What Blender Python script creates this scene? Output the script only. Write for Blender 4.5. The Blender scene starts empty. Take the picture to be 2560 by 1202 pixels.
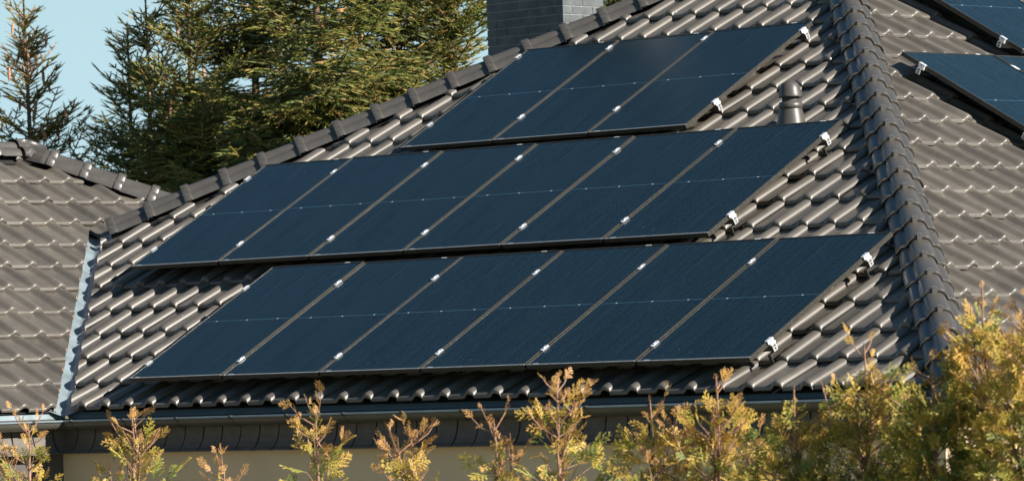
import bpy, bmesh, math, random
import numpy as np
from mathutils import Matrix, Vector
sc = bpy.context.scene
COL = sc.collection
Z0 = 3.25                      # height of the roof-panel datum above the garden

# ------------------------------------------------------------------ camera
FPX = 12245.5
R = np.array([[0.711126, 0.702337, -0.031983], [-0.041999, -0.002972, -0.999113], [-0.701809, 0.711839, 0.027384]])
CAMP = np.array([28.23996, -24.44785, -0.06702 + Z0])
cd = bpy.data.cameras.new("camera"); cam = bpy.data.objects.new("camera", cd); COL.objects.link(cam)
cd.sensor_width = 36; cd.sensor_fit = 'HORIZONTAL'; cd.lens = FPX / 2560 * 36
cd.clip_start = .5; cd.clip_end = 3000
M = Matrix.Identity(4)
for i in range(3):
    M[i][0] = R[0][i]; M[i][1] = -R[1][i]; M[i][2] = -R[2][i]; M[i][3] = CAMP[i]
cam.matrix_world = M
cd.dof.use_dof = True; cd.dof.focus_distance = 35.5; cd.dof.aperture_fstop = 6.3
sc.camera = cam

# ------------------------------------------------------------------ light
SUN = np.array([2.6, .61, 1.48]); SUN /= np.linalg.norm(SUN)
EL = math.asin(SUN[2]); AZ = math.atan2(SUN[0], SUN[1])
w = bpy.data.worlds.new("World"); sc.world = w; w.use_nodes = True
nt = w.node_tree; nt.nodes.clear()
sky = nt.nodes.new('ShaderNodeTexSky'); sky.sky_type = 'NISHITA'; sky.sun_disc = False
sky.sun_elevation = EL; sky.sun_rotation = AZ; sky.air_density = 1.1; sky.dust_density = .25; sky.ozone_density = 1.6
bg = nt.nodes.new('ShaderNodeBackground'); bg.inputs[1].default_value = .05
out = nt.nodes.new('ShaderNodeOutputWorld')
tn = nt.nodes.new('ShaderNodeMix'); tn.data_type = 'RGBA'; tn.blend_type = 'MULTIPLY'; tn.inputs[0].default_value = 1
tn.inputs[7].default_value = (.60, .83, .90, 1)
# pale horizon haze of a dry bright day, fading out by about 14 degrees up
tc = nt.nodes.new('ShaderNodeTexCoord'); sx = nt.nodes.new('ShaderNodeSeparateXYZ'); nt.links.new(tc.outputs['Generated'], sx.inputs[0])
mr = nt.nodes.new('ShaderNodeMapRange'); mr.interpolation_type = 'SMOOTHSTEP'
for i, v in ((1, .05), (2, .21), (3, .92), (4, 0.)): mr.inputs[i].default_value = v
nt.links.new(sx.outputs[2], mr.inputs[0])
hz = nt.nodes.new('ShaderNodeMix'); hz.data_type = 'RGBA'; hz.inputs[7].default_value = (6.1, 8.7, 9.7, 1)
nt.links.new(sky.outputs[0], tn.inputs[6]); nt.links.new(mr.outputs[0], hz.inputs[0]); nt.links.new(tn.outputs[2], hz.inputs[6]); nt.links.new(hz.outputs[2], bg.inputs[0]); nt.links.new(bg.outputs[0], out.inputs[0])
ld = bpy.data.lights.new("sun", 'SUN'); ld.energy = 5.0; ld.angle = math.radians(.5); ld.color = (1, .95, .88)
sun = bpy.data.objects.new("sun", ld); COL.objects.link(sun)
sun.rotation_euler = Vector(SUN).to_track_quat('Z', 'Y').to_euler()
sc.view_settings.view_transform = 'Standard'; sc.view_settings.look = 'None'
sc.view_settings.exposure = .85; sc.view_settings.gamma = 1

# ------------------------------------------------------------------ materials
def newmat(name):
    m = bpy.data.materials.new(name); m.use_nodes = True
    return m, m.node_tree, m.node_tree.nodes['Principled BSDF']
def N(nt, t, **k):
    n = nt.nodes.new(t)
    for a, b in k.items(): setattr(n, a, b)
    return n
def L(nt, a, b): nt.links.new(a, b)
def ramp(nt, fac, stops):
    r = N(nt, 'ShaderNodeValToRGB')
    while len(r.color_ramp.elements) < len(stops): r.color_ramp.elements.new(.5)
    for e, (p, c) in zip(r.color_ramp.elements, stops):
        e.position = p; e.color = (*c, 1) if len(c) == 3 else c
    L(nt, fac, r.inputs[0]); return r.outputs[0]
def noise(nt, scale, detail=3, coord=None, rough=.5):
    n = N(nt, 'ShaderNodeTexNoise'); n.inputs['Scale'].default_value = scale; n.inputs['Detail'].default_value = detail
    n.inputs['Roughness'].default_value = rough
    if coord is not None: L(nt, coord, n.inputs['Vector'])
    return n.outputs[0]
def objco(nt): return N(nt, 'ShaderNodeTexCoord').outputs['Object']
def bump(nt, b, h, strength, dist=.002):
    n = N(nt, 'ShaderNodeBump'); n.inputs['Strength'].default_value = strength; n.inputs['Distance'].default_value = dist
    L(nt, h, n.inputs['Height']); L(nt, n.outputs[0], b.inputs['Normal'])
def mixc(nt, fac, a, b, mode='MIX'):
    m = N(nt, 'ShaderNodeMix'); m.data_type = 'RGBA'; m.blend_type = mode
    if isinstance(fac, float): m.inputs[0].default_value = fac
    else: L(nt, fac, m.inputs[0])
    for x, i in ((a, 6), (b, 7)):
        if isinstance(x, tuple): m.inputs[i].default_value = (*x, 1)
        else: L(nt, x, m.inputs[i])
    return m.outputs[2]
def math_(nt, op, a, b=None, c=None):
    m = N(nt, 'ShaderNodeMath'); m.operation = op
    for i, x in enumerate((a, b, c)):
        if x is None: continue
        if isinstance(x, (int, float)): m.inputs[i].default_value = x
        else: L(nt, x, m.inputs[i])
    return m.outputs[0]
def simple(name, col, rough=.5, metal=0., nscale=30, var=.2, bmp=.0, spec=.5):
    m, nt, b = newmat(name); co = objco(nt)
    n = noise(nt, nscale, 4, co)
    c = ramp(nt, n, [(.3, tuple(x * (1 - var) for x in col)), (.7, tuple(min(1, x * (1 + var)) for x in col))])
    L(nt, c, b.inputs['Base Color']); b.inputs['Roughness'].default_value = rough; b.inputs['Metallic'].default_value = metal
    b.inputs['Specular IOR Level'].default_value = spec
    if bmp: bump(nt, b, n, bmp)
    return m
# glazed brown-grey roof tile with per-tile tint, dust and specks
def tile_mat(name, base, rough):
    m, nt, b = newmat(name); co = objco(nt)
    at = N(nt, 'ShaderNodeAttribute'); at.attribute_name = 'tint'
    n1 = noise(nt, 3.5, 5, co, .6); n2 = noise(nt, 90, 3, co); n3 = noise(nt, 22, 2, co)
    dark = tuple(x * .80 for x in base); lite = tuple(x * 1.18 for x in base)
    c = ramp(nt, n1, [(.3, dark), (.7, lite)])
    t = math_(nt, 'MULTIPLY_ADD', at.outputs['Fac'], .46, .77)
    cc = N(nt, 'ShaderNodeVectorMath'); cc.operation = 'SCALE'; L(nt, c, cc.inputs[0]); L(nt, t, cc.inputs['Scale'])
    # dry pale dust flecks
    v = N(nt, 'ShaderNodeTexVoronoi'); v.inputs['Scale'].default_value = 9; L(nt, co, v.inputs['Vector'])
    spk = math_(nt, 'LESS_THAN', v.outputs['Distance'], .045)
    sel = math_(nt, 'GREATER_THAN', N(nt, 'ShaderNodeSeparateColor').outputs[0], .86)
    sp = nt.nodes[-1]
    sepc = [x for x in nt.nodes if x.bl_idname == 'ShaderNodeSeparateColor'][0]
    L(nt, v.outputs['Color'], sepc.inputs[0])
    f = math_(nt, 'MULTIPLY', spk, sel)
    c2 = mixc(nt, f, cc.outputs[0], (.5, .47, .43))
    st = ramp(nt, n3, [(.55, (0, 0, 0)), (.75, (.25, .25, .25))])
    c3 = mixc(nt, st, c2, tuple(x * 1.5 for x in base))
    L(nt, c3, b.inputs['Base Color'])
    r = math_(nt, 'MULTIPLY_ADD', n1, .18, rough - .09); L(nt, r, b.inputs['Roughness'])
    b.inputs['Specular IOR Level'].default_value = .85
    bump(nt, b, n2, .25, .0008)
    return m
M_TILE = tile_mat('glazed_tile', (.108, .093, .074), .42)
M_CAP = tile_mat('glazed_cap', (.082, .073, .062), .34)
M_CLAY = simple('raw_clay', (.50, .30, .20), .9, nscale=60, var=.35, bmp=.5)
M_DECK = simple('roof_underlay', (.012, .012, .013), .9)
M_MESH = simple('black_vent_roll', (.018, .016, .014), .8, nscale=200, var=.5, bmp=.8)
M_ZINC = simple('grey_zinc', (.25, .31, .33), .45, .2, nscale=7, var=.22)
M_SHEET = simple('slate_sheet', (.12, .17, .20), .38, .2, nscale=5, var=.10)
M_GUT = simple('gutter_metal', (.11, .104, .086), .33, .35, nscale=4, var=.12)
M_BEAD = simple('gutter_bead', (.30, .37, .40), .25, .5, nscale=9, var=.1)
M_CORN = simple('cornice_board', (.125, .105, .088), .62, nscale=14, var=.16, bmp=.2)
M_CHROME = simple('bright_aluminium', (.88, .89, .90), .35, .35, nscale=40, var=.06)
M_ALU = simple('dark_rail_metal', (.10, .095, .085), .4, .5, nscale=20, var=.12)
M_BLACK = simple('black_gap', (.006, .006, .007), .8)
def wall_mat():
    m, nt, b = newmat('render_wall'); co = objco(nt)
    n = noise(nt, 1.2, 5, co, .6); n2 = noise(nt, 160, 3, co)
    c = ramp(nt, n, [(.3, (.70, .53, .34)), (.7, (.78, .60, .39))])
    L(nt, c, b.inputs['Base Color']); b.inputs['Roughness'].default_value = .9
    bump(nt, b, n2, .5, .002); return m
M_WALL = wall_mat()
# photovoltaic glass: cells seen as fine pale wires, one cross line with solder dots
PW_, PL_ = 1.038, 1.735
def pv_mat(width):
    m, nt, b = newmat('panel_glass'); co = objco(nt)
    sep = N(nt, 'ShaderNodeSeparateXYZ'); L(nt, co, sep.inputs[0]); x, y = sep.outputs[0], sep.outputs[1]
    pitch = width / 52.
    def line(v, period, half, off=0.):
        a = math_(nt, 'ADD', v, 100 * period + off); q = math_(nt, 'MODULO', a, period)
        d = math_(nt, 'ABSOLUTE', math_(nt, 'SUBTRACT', q, period / 2)); return math_(nt, 'LESS_THAN', d, half)
    wires = line(x, pitch, .0018)
    mp = N(nt, 'ShaderNodeMapping'); mp.inputs['Scale'].default_value = (120, .9, 1); L(nt, co, mp.inputs[0])
    nz = noise(nt, 1.0, 3, mp.outputs[0], .7)
    glint = ramp(nt, nz, [(.40, (.35, .35, .35)), (.62, (.6, .6, .6)), (.78, (1, 1, 1))])
    cellgap = line(y, PL_ / 20., .0008, PL_ / 40.)
    tone = ramp(nt, noise(nt, .8, 2, co), [(.3, (.0008, .0045, .009)), (.7, (.0015, .007, .013))])
    wl = math_(nt, 'MULTIPLY', wires, glint)
    c = mixc(nt, math_(nt, 'MULTIPLY', wl, .9), tone, (.12, .23, .28))
    c = mixc(nt, math_(nt, 'MULTIPLY', cellgap, .18), c, (.05, .07, .09))
    dy = math_(nt, 'ABSOLUTE', math_(nt, 'SUBTRACT', y, PL_ / 2))
    mid = math_(nt, 'LESS_THAN', dy, .0020)
    inx = math_(nt, 'LESS_THAN', math_(nt, 'ABSOLUTE', math_(nt, 'SUBTRACT', x, width / 2)), width / 2 - .028)
    mid = math_(nt, 'MULTIPLY', mid, inx)
    c = mixc(nt, mid, c, (.07, .17, .24))
    dots = math_(nt, 'MULTIPLY', line(x, width / 3., .008), math_(nt, 'LESS_THAN', dy, .005))
    c = mixc(nt, dots, c, (.62, .66, .68))
    v = N(nt, 'ShaderNodeTexVoronoi'); v.inputs['Scale'].default_value = 7; L(nt, co, v.inputs['Vector'])
    s2 = N(nt, 'ShaderNodeSeparateColor'); L(nt, v.outputs['Color'], s2.inputs[0])
    f = math_(nt, 'MULTIPLY', math_(nt, 'LESS_THAN', v.outputs['Distance'], .03), math_(nt, 'GREATER_THAN', s2.outputs[0], .86))
    c = mixc(nt, math_(nt, 'MULTIPLY', f, .5), c, (.35, .38, .4))
    # thin settled dust, thicker at the lower edge
    g = N(nt, 'ShaderNodeMapRange'); L(nt, y, g.inputs[0]); g.inputs[1].default_value = 0; g.inputs[2].default_value = .05
    g.inputs[3].default_value = .30; g.inputs[4].default_value = .02
    d2 = math_(nt, 'MULTIPLY', g.outputs[0], ramp(nt, noise(nt, 18, 5, co, .7), [(.4, (.1, .1, .1)), (.7, (.8, .8, .8))]))
    c = mixc(nt, d2, c, (.07, .095, .11))
    L(nt, c, b.inputs['Base Color']); b.inputs['Roughness'].default_value = .17
    b.inputs['Specular IOR Level'].default_value = .21
    oi = N(nt, 'ShaderNodeObjectInfo'); rr = math_(nt, 'MULTIPLY_ADD', oi.outputs['Random'], .10, .12); L(nt, rr, b.inputs['Roughness'])
    bump(nt, b, noise(nt, 1.7, 2, co), .03, .01)
    return m
M_PV = pv_mat(PW_)
def frame_mat():
    m, nt, b = newmat('black_frame'); co = objco(nt)
    n = noise(nt, 60, 4, co, .7)
    c = ramp(nt, n, [(.35, (.050, .046, .038)), (.6, (.075, .068, .055)), (.72, (.20, .19, .17))])
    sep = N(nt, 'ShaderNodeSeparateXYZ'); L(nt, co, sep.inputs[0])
    lit_lip = math_(nt, 'MULTIPLY', math_(nt, 'LESS_THAN', sep.outputs[1], .0118), math_(nt, 'GREATER_THAN', sep.outputs[2], -.003))  # sunlit highlight on the lower frame lip, painted in as a pale speckled band
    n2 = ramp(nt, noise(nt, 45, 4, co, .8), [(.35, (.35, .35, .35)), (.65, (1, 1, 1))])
    c = mixc(nt, math_(nt, 'MULTIPLY', lit_lip, n2), c, (.50, .50, .49))
    L(nt, c, b.inputs['Base Color']); b.inputs['Roughness'].default_value = .38; b.inputs['Metallic'].default_value = .3; return m
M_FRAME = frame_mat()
def leaf_mat(name, stops, transl=.3, rough=.55):
    m, nt, b = newmat(name); at = N(nt, 'ShaderNodeAttribute'); at.attribute_name = 'tint'
    n = noise(nt, 4, 3, objco(nt))
    f = math_(nt, 'ADD', at.outputs['Fac'], math_(nt, 'MULTIPLY_ADD', n, .3, -.15))
    c = ramp(nt, f, stops)
    L(nt, c, b.inputs['Base Color']); b.inputs['Roughness'].default_value = rough
    tr = N(nt, 'ShaderNodeBsdfTranslucent'); L(nt, c, tr.inputs[0])
    mx = N(nt, 'ShaderNodeMixShader'); mx.inputs[0].default_value = transl
    L(nt, b.outputs[0], mx.inputs[1]); L(nt, tr.outputs[0], mx.inputs[2])
    L(nt, mx.outputs[0], nt.nodes['Material Output'].inputs[0]); return m
M_THUJA = leaf_mat('thuja_scale_leaves', [(0., (.035, .075, .012)), (.25, (.20, .25, .035)), (.48, (.56, .42, .065)), (.74, (.74, .47, .12)), (1., (.64, .35, .13))], .22)
M_NEEDLE = leaf_mat('spruce_needles', [(0., (.026, .054, .014)), (.45, (.125, .150, .026)), (.75, (.29, .25, .045)), (1., (.50, .25, .10))], .12)
M_BARK = simple('grey_brown_bark', (.16, .095, .06), .85, nscale=40, var=.35, bmp=.5)
M_TWIG = simple('reddish_twig', (.34, .19, .12), .75, nscale=60, var=.3)
M_CONE = simple('brown_cone', (.52, .26, .15), .7, nscale=90, var=.4, bmp=.8)
def ground_mat():
    m, nt, b = newmat('lawn'); co = objco(nt)
    c = ramp(nt, noise(nt, .7, 6, co, .65), [(.3, (.15, .14, .06)), (.7, (.24, .21, .10))])
    L(nt, c, b.inputs['Base Color']); b.inputs['Roughness'].default_value = .9
    bump(nt, b, noise(nt, 25, 4, co), .8, .03); return m

# ------------------------------------------------------------------ mesh helpers
def tag(o, label=None, cat=None, group=None, kind=None):
    if label: o['label'] = label
    if cat: o['category'] = cat
    if group: o['group'] = group
    if kind: o['kind'] = kind
    return o
def empty(name, loc=(0, 0, 0), **k):
    o = bpy.data.objects.new(name, None); COL.objects.link(o); o.location = loc; o.empty_display_size = .2
    return tag(o, **k)
def link(name, me, parent=None, mats=(), smooth=False, matrix=None, **k):
    o = bpy.data.objects.new(name, me); COL.objects.link(o)
    for m in mats: me.materials.append(m)
    if smooth: me.polygons.foreach_set('use_smooth', [True] * len(me.polygons))
    if parent is not None:
        o.parent = parent
        pm = PM.get(parent.name, Matrix.Identity(4))
        o.matrix_parent_inverse = Matrix.Identity(4)
        wm = matrix if matrix is not None else Matrix.Identity(4)
        o.matrix_basis = pm.inverted() @ wm; PM[o.name] = wm
    elif matrix is not None:
        o.matrix_basis = matrix; PM[o.name] = matrix
    return tag(o, **k)
PM = {}                                                      # world matrix by object name
class MB:
    def __init__(s): s.v = []; s.f = []; s.mi = []; s.sm = []
    def add(s, vs, fs, mi=0, sm=False):
        o = len(s.v); s.v += [tuple(map(float, p)) for p in vs]; s.f += [tuple(i + o for i in f) for f in fs]
        s.mi += [mi] * len(fs); s.sm += [sm] * len(fs)
    def box(s, a, b, T=None, mi=0):
        (x0, y0, z0), (x1, y1, z1) = a, b
        vs = [(x0, y0, z0), (x1, y0, z0), (x1, y1, z0), (x0, y1, z0), (x0, y0, z1), (x1, y0, z1), (x1, y1, z1), (x0, y1, z1)]
        if T: vs = [T(*p) for p in vs]
        s.add(vs, [(0, 3, 2, 1), (4, 5, 6, 7), (0, 1, 5, 4), (1, 2, 6, 5), (2, 3, 7, 6), (3, 0, 4, 7)], mi)
    def sweep(s, prof, path, closed=False, mi=0, sm=True):
        """prof: list of functions-free 2D points, path: list of (origin, a, b) frames"""
        n = len(prof); vs = []
        for o, a, b in path:
            o = np.array(o); a = np.array(a); b = np.array(b)
            vs += [tuple(o + a * p[0] + b * p[1]) for p in prof]
        fs = []
        m = n if closed else n - 1
        for k in range(len(path) - 1):
            for i in range(m):
                j = (i + 1) % n; fs.append((k * n + i, k * n + j, (k + 1) * n + j, (k + 1) * n + i))
        s.add(vs, fs, mi, sm)
    def tube(s, pts, rad, seg=8, mi=0):
        pts = [np.array(p, float) for p in pts]; path = []
        for i, p in enumerate(pts):
            t = pts[min(i + 1, len(pts) - 1)] - pts[max(i - 1, 0)]; t /= np.linalg.norm(t)
            h = np.array([0, 0, 1.]) if abs(t[2]) < .9 else np.array([1., 0, 0])
            a = np.cross(t, h); a /= np.linalg.norm(a); b = np.cross(a, t)
            r = rad[i] if hasattr(rad, '__len__') else rad
            path.append((p, a * r, b * r))
        pr = [(math.cos(2 * math.pi * k / seg), math.sin(2 * math.pi * k / seg)) for k in range(seg)]
        s.sweep(pr, path, True, mi)
    def mesh(s, name):
        me = bpy.data.meshes.new(name); me.from_pydata(s.v, [], s.f)
        me.polygons.foreach_set('material_index', s.mi); me.polygons.foreach_set('use_smooth', s.sm); me.update(); return me
    def build(s, name, mats, parent=None, matrix=None, **k):
        return link(name, s.mesh(name), parent, mats if isinstance(mats, (list, tuple)) else [mats], matrix=matrix, **k)
def npmesh(name, V, quads=None, tris=None, tint=None, mi=None, smooth=False):
    """fast mesh from numpy arrays; tint is per vertex"""
    me = bpy.data.meshes.new(name)
    nq = 0 if quads is None else len(quads); ntr = 0 if tris is None else len(tris)
    me.vertices.add(len(V)); me.vertices.foreach_set('co', np.ascontiguousarray(V, dtype=np.float32).ravel())
    loops = np.concatenate([quads.ravel() if nq else np.zeros(0, int), tris.ravel() if ntr else np.zeros(0, int)])
    me.loops.add(len(loops)); me.loops.foreach_set('vertex_index', loops.astype(np.int32))
    me.polygons.add(nq + ntr)
    st = np.concatenate([np.arange(nq) * 4, nq * 4 + np.arange(ntr) * 3])
    me.polygons.foreach_set('loop_start', st.astype(np.int32))
    if mi is not None: me.polygons.foreach_set('material_index', mi.astype(np.int32))
    me.polygons.foreach_set('use_smooth', np.full(nq + ntr, smooth))
    me.update(calc_edges=True)
    if tint is not None:
        at = me.attributes.new('tint', 'FLOAT', 'POINT'); at.data.foreach_set('value', tint.astype(np.float32))
    me.validate(); return me

# ------------------------------------------------------------------ roof frames
P_ = 0.503760; CP, SP, TP = math.cos(P_), math.sin(P_), math.tan(P_)
K1, K2, KV, KW = -5.70, 8.10, -.75, -.75
def frame(origin, u, v, n):
    m = Matrix.Identity(4)
    for i in range(3): m[i][0] = u[i]; m[i][1] = v[i]; m[i][2] = n[i]; m[i][3] = origin[i]
    return m
F_MAIN = frame((0, 0, Z0), (1, 0, 0), (0, CP, SP), (0, -SP, CP))
F_RIGHT = frame((K2, 0, Z0), (0, 1, 0), (-CP, 0, SP), (SP, 0, CP))
F_WING = frame((KW, 0, Z0), (0, 1, 0), (-CP, 0, SP), (SP, 0, CP))
PAN = -.180
rng = np.random.default_rng(7)

house = empty('house', (3, 3, 0), label='low house with brown glazed tile roofs, grey chimney and beige wall behind the hedge', cat='house')
PM[house.name] = Matrix.Translation((3, 3, 0))

# ------------------------------------------------------------------ tiled slopes
S_ = np.array([-.212, -.19, -.085, -.068, -.059, -.050, -.040, -.029, -.018, -.006, .006, .015, .024, .031, .037, .0415, .0440, .0448])
H_ = np.array([0 if x < -.069 else (.040 * (.5 - .5 * math.cos(math.pi * (x + .069) / .061)) if x < -.008 else .004 + .036 * math.sqrt(max(0, 1 - ((x + .008) / .0523) ** 2))) for x in S_]); H_[0] = -.002; H_[-1] = .0
def tiles(name, F, ulim, vlim, wd, c, crest0, v0, regions, deck, clay=(), label=None, e0=0.):
    k0 = int(math.floor((ulim[0] - crest0) / wd)); k1 = int(math.ceil((ulim[1] - crest0) / wd))
    j1 = int(math.ceil((vlim - v0) / c))
    sc_ = wd / .2545
    tv = np.array([.012, .0, .0, .0025, .0075, .015, .025, .040, c * .5, c, c + .035])
    td = np.array([-.031, -.030, -.0215, -.0128, -.0068, -.0032, -.0010, .0, 0, 0, 0])
    nS, nT = len(S_), len(tv)
    V = []; Q = []; T = []
    base = 0
    gq = []
    for a in range(nT - 1):
        for b in range(nS - 1):
            gq.append((a * nS + b, a * nS + b + 1, (a + 1) * nS + b + 1, (a + 1) * nS + b))
    gq = np.array(gq)
    Fm = np.array(F)
    for j in range(j1):
        for k in range(k0, k1 + 1):
            ju, jv, jn, jt, jl = rng.normal(0, .0016), rng.normal(0, .0034), rng.normal(0, .0012), rng.normal(0, .006), rng.normal(0, .0028)
            U = crest0 + k * wd + S_ * sc_ + ju
            VV = v0 + j * c + tv + jv + (e0 if j == 0 else 0)
            uu, vv = np.meshgrid(U, VV)
            endtaper = 1 - .10 * np.exp(-np.maximum(tv, 0) / .02)        # roll narrows and rounds at its nose
            hh = H_[None, :] * endtaper[:, None]
            nn = PAN + hh + td[:, None] + (.036 + jl + (.02 if (e0 and j == 0) else 0)) * (1 - (tv / c))[:, None] + jn + jt * (S_[None, :])
            uu = uu + (vv - VV[0]) * jt * .6
            P = np.stack([uu, vv, nn], -1).reshape(-1, 3)
            V.append(P); Q.append(gq + base); base += len(P)
            T.append(np.full(len(P), rng.beta(2.2, 2.2)))
    V = np.concatenate(V); Q = np.concatenate(Q); T = np.concatenate(T)
    V = V @ Fm[:3, :3].T + Fm[:3, 3]
    bms = []
    nrm = Vector(Fm[:3, 2])
    for ri, cuts in enumerate(regions):
        qc = V[Q].mean(1); keep = np.ones(len(Q), bool)          # drop what is far outside the cuts
        for co, no in cuts: keep &= ((qc - np.array(co)) @ np.array(no)) < .35
        me = npmesh(name, V, quads=Q[keep], tint=T, smooth=True)
        bm = bmesh.new(); bm.from_mesh(me)
        loose = [v for v in bm.verts if not v.link_faces]; bmesh.ops.delete(bm, geom=loose, context='VERTS')
        for i, (co, no) in enumerate(cuts):
            r = bmesh.ops.bisect_plane(bm, geom=bm.verts[:] + bm.edges[:] + bm.faces[:], dist=1e-5, plane_co=co, plane_no=no, clear_outer=True)
            if ri == 0 and i in clay:
                es = [e for e in r['geom_cut'] if isinstance(e, bmesh.types.BMEdge)]
                ex = bmesh.ops.extrude_edge_only(bm, edges=es)
                for g in ex['geom']:
                    if isinstance(g, bmesh.types.BMVert): g.co += -nrm * .018
                    if isinstance(g, bmesh.types.BMFace): g.material_index = 1; g.smooth = False
        if ri == 0:
            dv = [bm.verts.new(p) for p in deck]; df = bm.faces.new(dv); df.material_index = 2
        bm.to_mesh(me); bm.free(); bms.append(me)
    if len(bms) > 1:
        bm = bmesh.new()
        for m_ in bms: bm.from_mesh(m_)
        me = bms[0]; bm.to_mesh(me); bm.free()
    me.set_sharp_from_angle(angle=math.radians(48))
    me.materials.append(M_TILE); me.materials.append(M_CLAY); me.materials.append(M_DECK)
    return link(name, me, house, (), label=label)
ZP = (PAN - .012) / CP + Z0
def main_pt(x, y): return (x, y, y * TP + ZP)
def right_pt(x, y): return (x, y, (K2 - x) * TP + ZP)
def wing_pt(x, y): return (x, y, (KW - x) * TP + ZP)
r2 = math.sqrt(.5)
APX = ((K1 + K2) / 2, (K2 - K1) / 2)                         # where the two hips meet
VT = ((K1 + KV) / 2, (KV - K1) / 2)                          # top of the valley
YE = -.045
tiles('roof_slope', F_MAIN, (-3.6, 8.6), 8.1, .2630, .400, 4.03 - 9 * .2630, -.185,
      [[((K2 - .03, 0, 0), (r2, r2, 0)), ((K1 + .25, 0, 0), (-r2, r2, 0)), ((KV + .075, 0, 0), (-r2, -r2, 0))]],
      [main_pt(KV - YE, YE), main_pt(K2 - YE, YE), main_pt(*APX), main_pt(*VT)], clay=(2,),
      label='large tiled slope carrying the three rows of dark solar panels', e0=-.006)
tiles('roof_slope', F_RIGHT, (-.4, 11), 7.8, .2605, .405, 3.72, -.16,
      [[((K2 + .03, 0, 0), (-r2, -r2, 0)), ((APX[0] + .1, 0, 0), (-1, 0, 0))]],
      [right_pt(K2 - YE, YE), right_pt(K2 - YE, 15), right_pt(APX[0], 15), right_pt(*APX)],
      label='sunlit tiled slope right of the hip, with panels at its upper right')
WR = -4.66; WHK = -7.60                                      # wing ridge x, wing hip x-y
tiles('roof_slope', F_WING, (-6, 4.3), 4.6, .268, .401, 1.68, -.17,
      [[((KV - .085, 0, 0), (r2, r2, 0)), ((WHK + .22, 0, 0), (-r2, r2, 0)), ((WR + .13, 0, 0), (-1, 0, 0)), ((0, VT[1], 0), (0, 1, 0))],
       [((VT[0], 0, 0), (1, 0, 0)), ((WHK + .22, 0, 0), (-r2, r2, 0)), ((WR + .13, 0, 0), (-1, 0, 0)), ((0, VT[1], 0), (0, -1, 0))]],
      [wing_pt(KW - YE, KV - KW + YE), wing_pt(*VT), wing_pt(VT[0], VT[0] - WHK), wing_pt(WR, WR - WHK), wing_pt(WR, -7), wing_pt(KW - YE, -7)], clay=(0,),
      label='pale lit tiled slope of the side wing left of the valley')
# hidden slopes, closing the volumes
mb = MB()
a = (APX[0], APX[1], APX[1] * TP + ZP); b_ = (APX[0], 15, APX[1] * TP + ZP)
XL = K1 + YE
mb.add([main_pt(*VT), a, b_, (XL, 15, (XL - K1) * TP + ZP), (XL, VT[1] + (XL - VT[0]) * 0, (XL - K1) * TP + ZP)], [(0, 1, 2, 3, 4)])
wa = wing_pt(WR, WR - WHK); zt = wa[2]
mb.add([wa, (WR, -7, zt), (2 * WR - KW, -7, ZP), (2 * WR - KW, WR - WHK + (KW - WR), ZP)], [(0, 1, 2, 3)])
mb.add([wa, (2 * WR - KW, WR - WHK + (KW - WR), ZP), (KW, WR - WHK + (KW - WR), ZP)], [(0, 1, 2)])
mb.build('roof_slope', M_TILE, house, label='rear tiled slopes falling away behind the ridges')

# ------------------------------------------------------------------ hip caps
CPX = [(-.162, -.136), (-.158, -.114), (-.147, -.090), (-.130, -.073), (-.110, -.066), (-.094, -.064), (-.087, -.058), (-.082, -.044), (-.073, -.026), (-.058, -.012), (-.034, -.0025), (0, 0)]
CPX = CPX + [(-x, z) for x, z in reversed(CPX[:-1])]
def cap_mesh(length, style):
    """one cap: local x across, y up the hip, z out; nose at y=0"""
    mb = MB(); pr = CPX if style == 'bead' else [(x * .92, z) for x, z in CPX]
    def ring(y, sc, dz, drop=0): return ([(x * sc, 0) for x, z in pr], y, sc, dz)
    rows = []
    def row(y, s, dz): rows.append([(x * s, y, z * s + dz) for x, z in pr])
    if style == 'bead':
        seq = [(0.004, 1.0, -.014), (0, 1.02, -.010), (0, 1.04, .002), (.006, 1.052, .006), (.013, 1.045, .004), (.018, 1.03, -.001), (.023, 1.042, .003), (.030, 1.035, .002), (.036, 1.005, -.003), (.05, 1.0, -.004), (length * .6, .965, -.009), (length + .05, .93, -.018)]
    else:
        seq = [(0.004, 1.0, -.014), (0, 1.05, -.008), (0, 1.10, .013), (.004, 1.115, .017), (.055, 1.11, .016), (.066, 1.09, .012), (.070, 1.01, -.001), (.08, 1.0, -.004), (length * .6, .965, -.009), (length + .05, .93, -.018)]
    for q in seq: row(*q)
    n = len(pr); vs = [p for r in rows for p in r]
    SH = True
    fs = [(k * n + i, k * n + i + 1, (k + 1) * n + i + 1, (k + 1) * n + i) for k in range(len(rows) - 1) for i in range(n - 1)]
    mb.add(vs, fs, 0, True)
    me = mb.mesh('cap_tile'); me.materials.append(M_CAP); me.set_sharp_from_angle(angle=math.radians(38))
    at = me.attributes.new('tint', 'FLOAT', 'POINT'); at.data.foreach_set('value', np.full(len(me.vertices), .5, dtype=np.float32))
    return me
def clip_mesh():
    mb = MB()
    for k in range(4):
        x0 = -.018 + k * .0095
        mb.box((x0, -.006, .008), (x0 + .006, .034, .0165))
    mb.box((-.021, -.004, .004), (.021, .030, .011)); mb.box((-.017, -.009, -.018), (.017, -.004, .011))
    return mb.mesh('ridge_clip')
def unit(v): v = np.array(v, float); return v / np.linalg.norm(v)
ME_CLIP = clip_mesh(); ME_CLIP.materials.append(simple('clip_metal', (.26, .24, .22), .35, .5))
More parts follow.
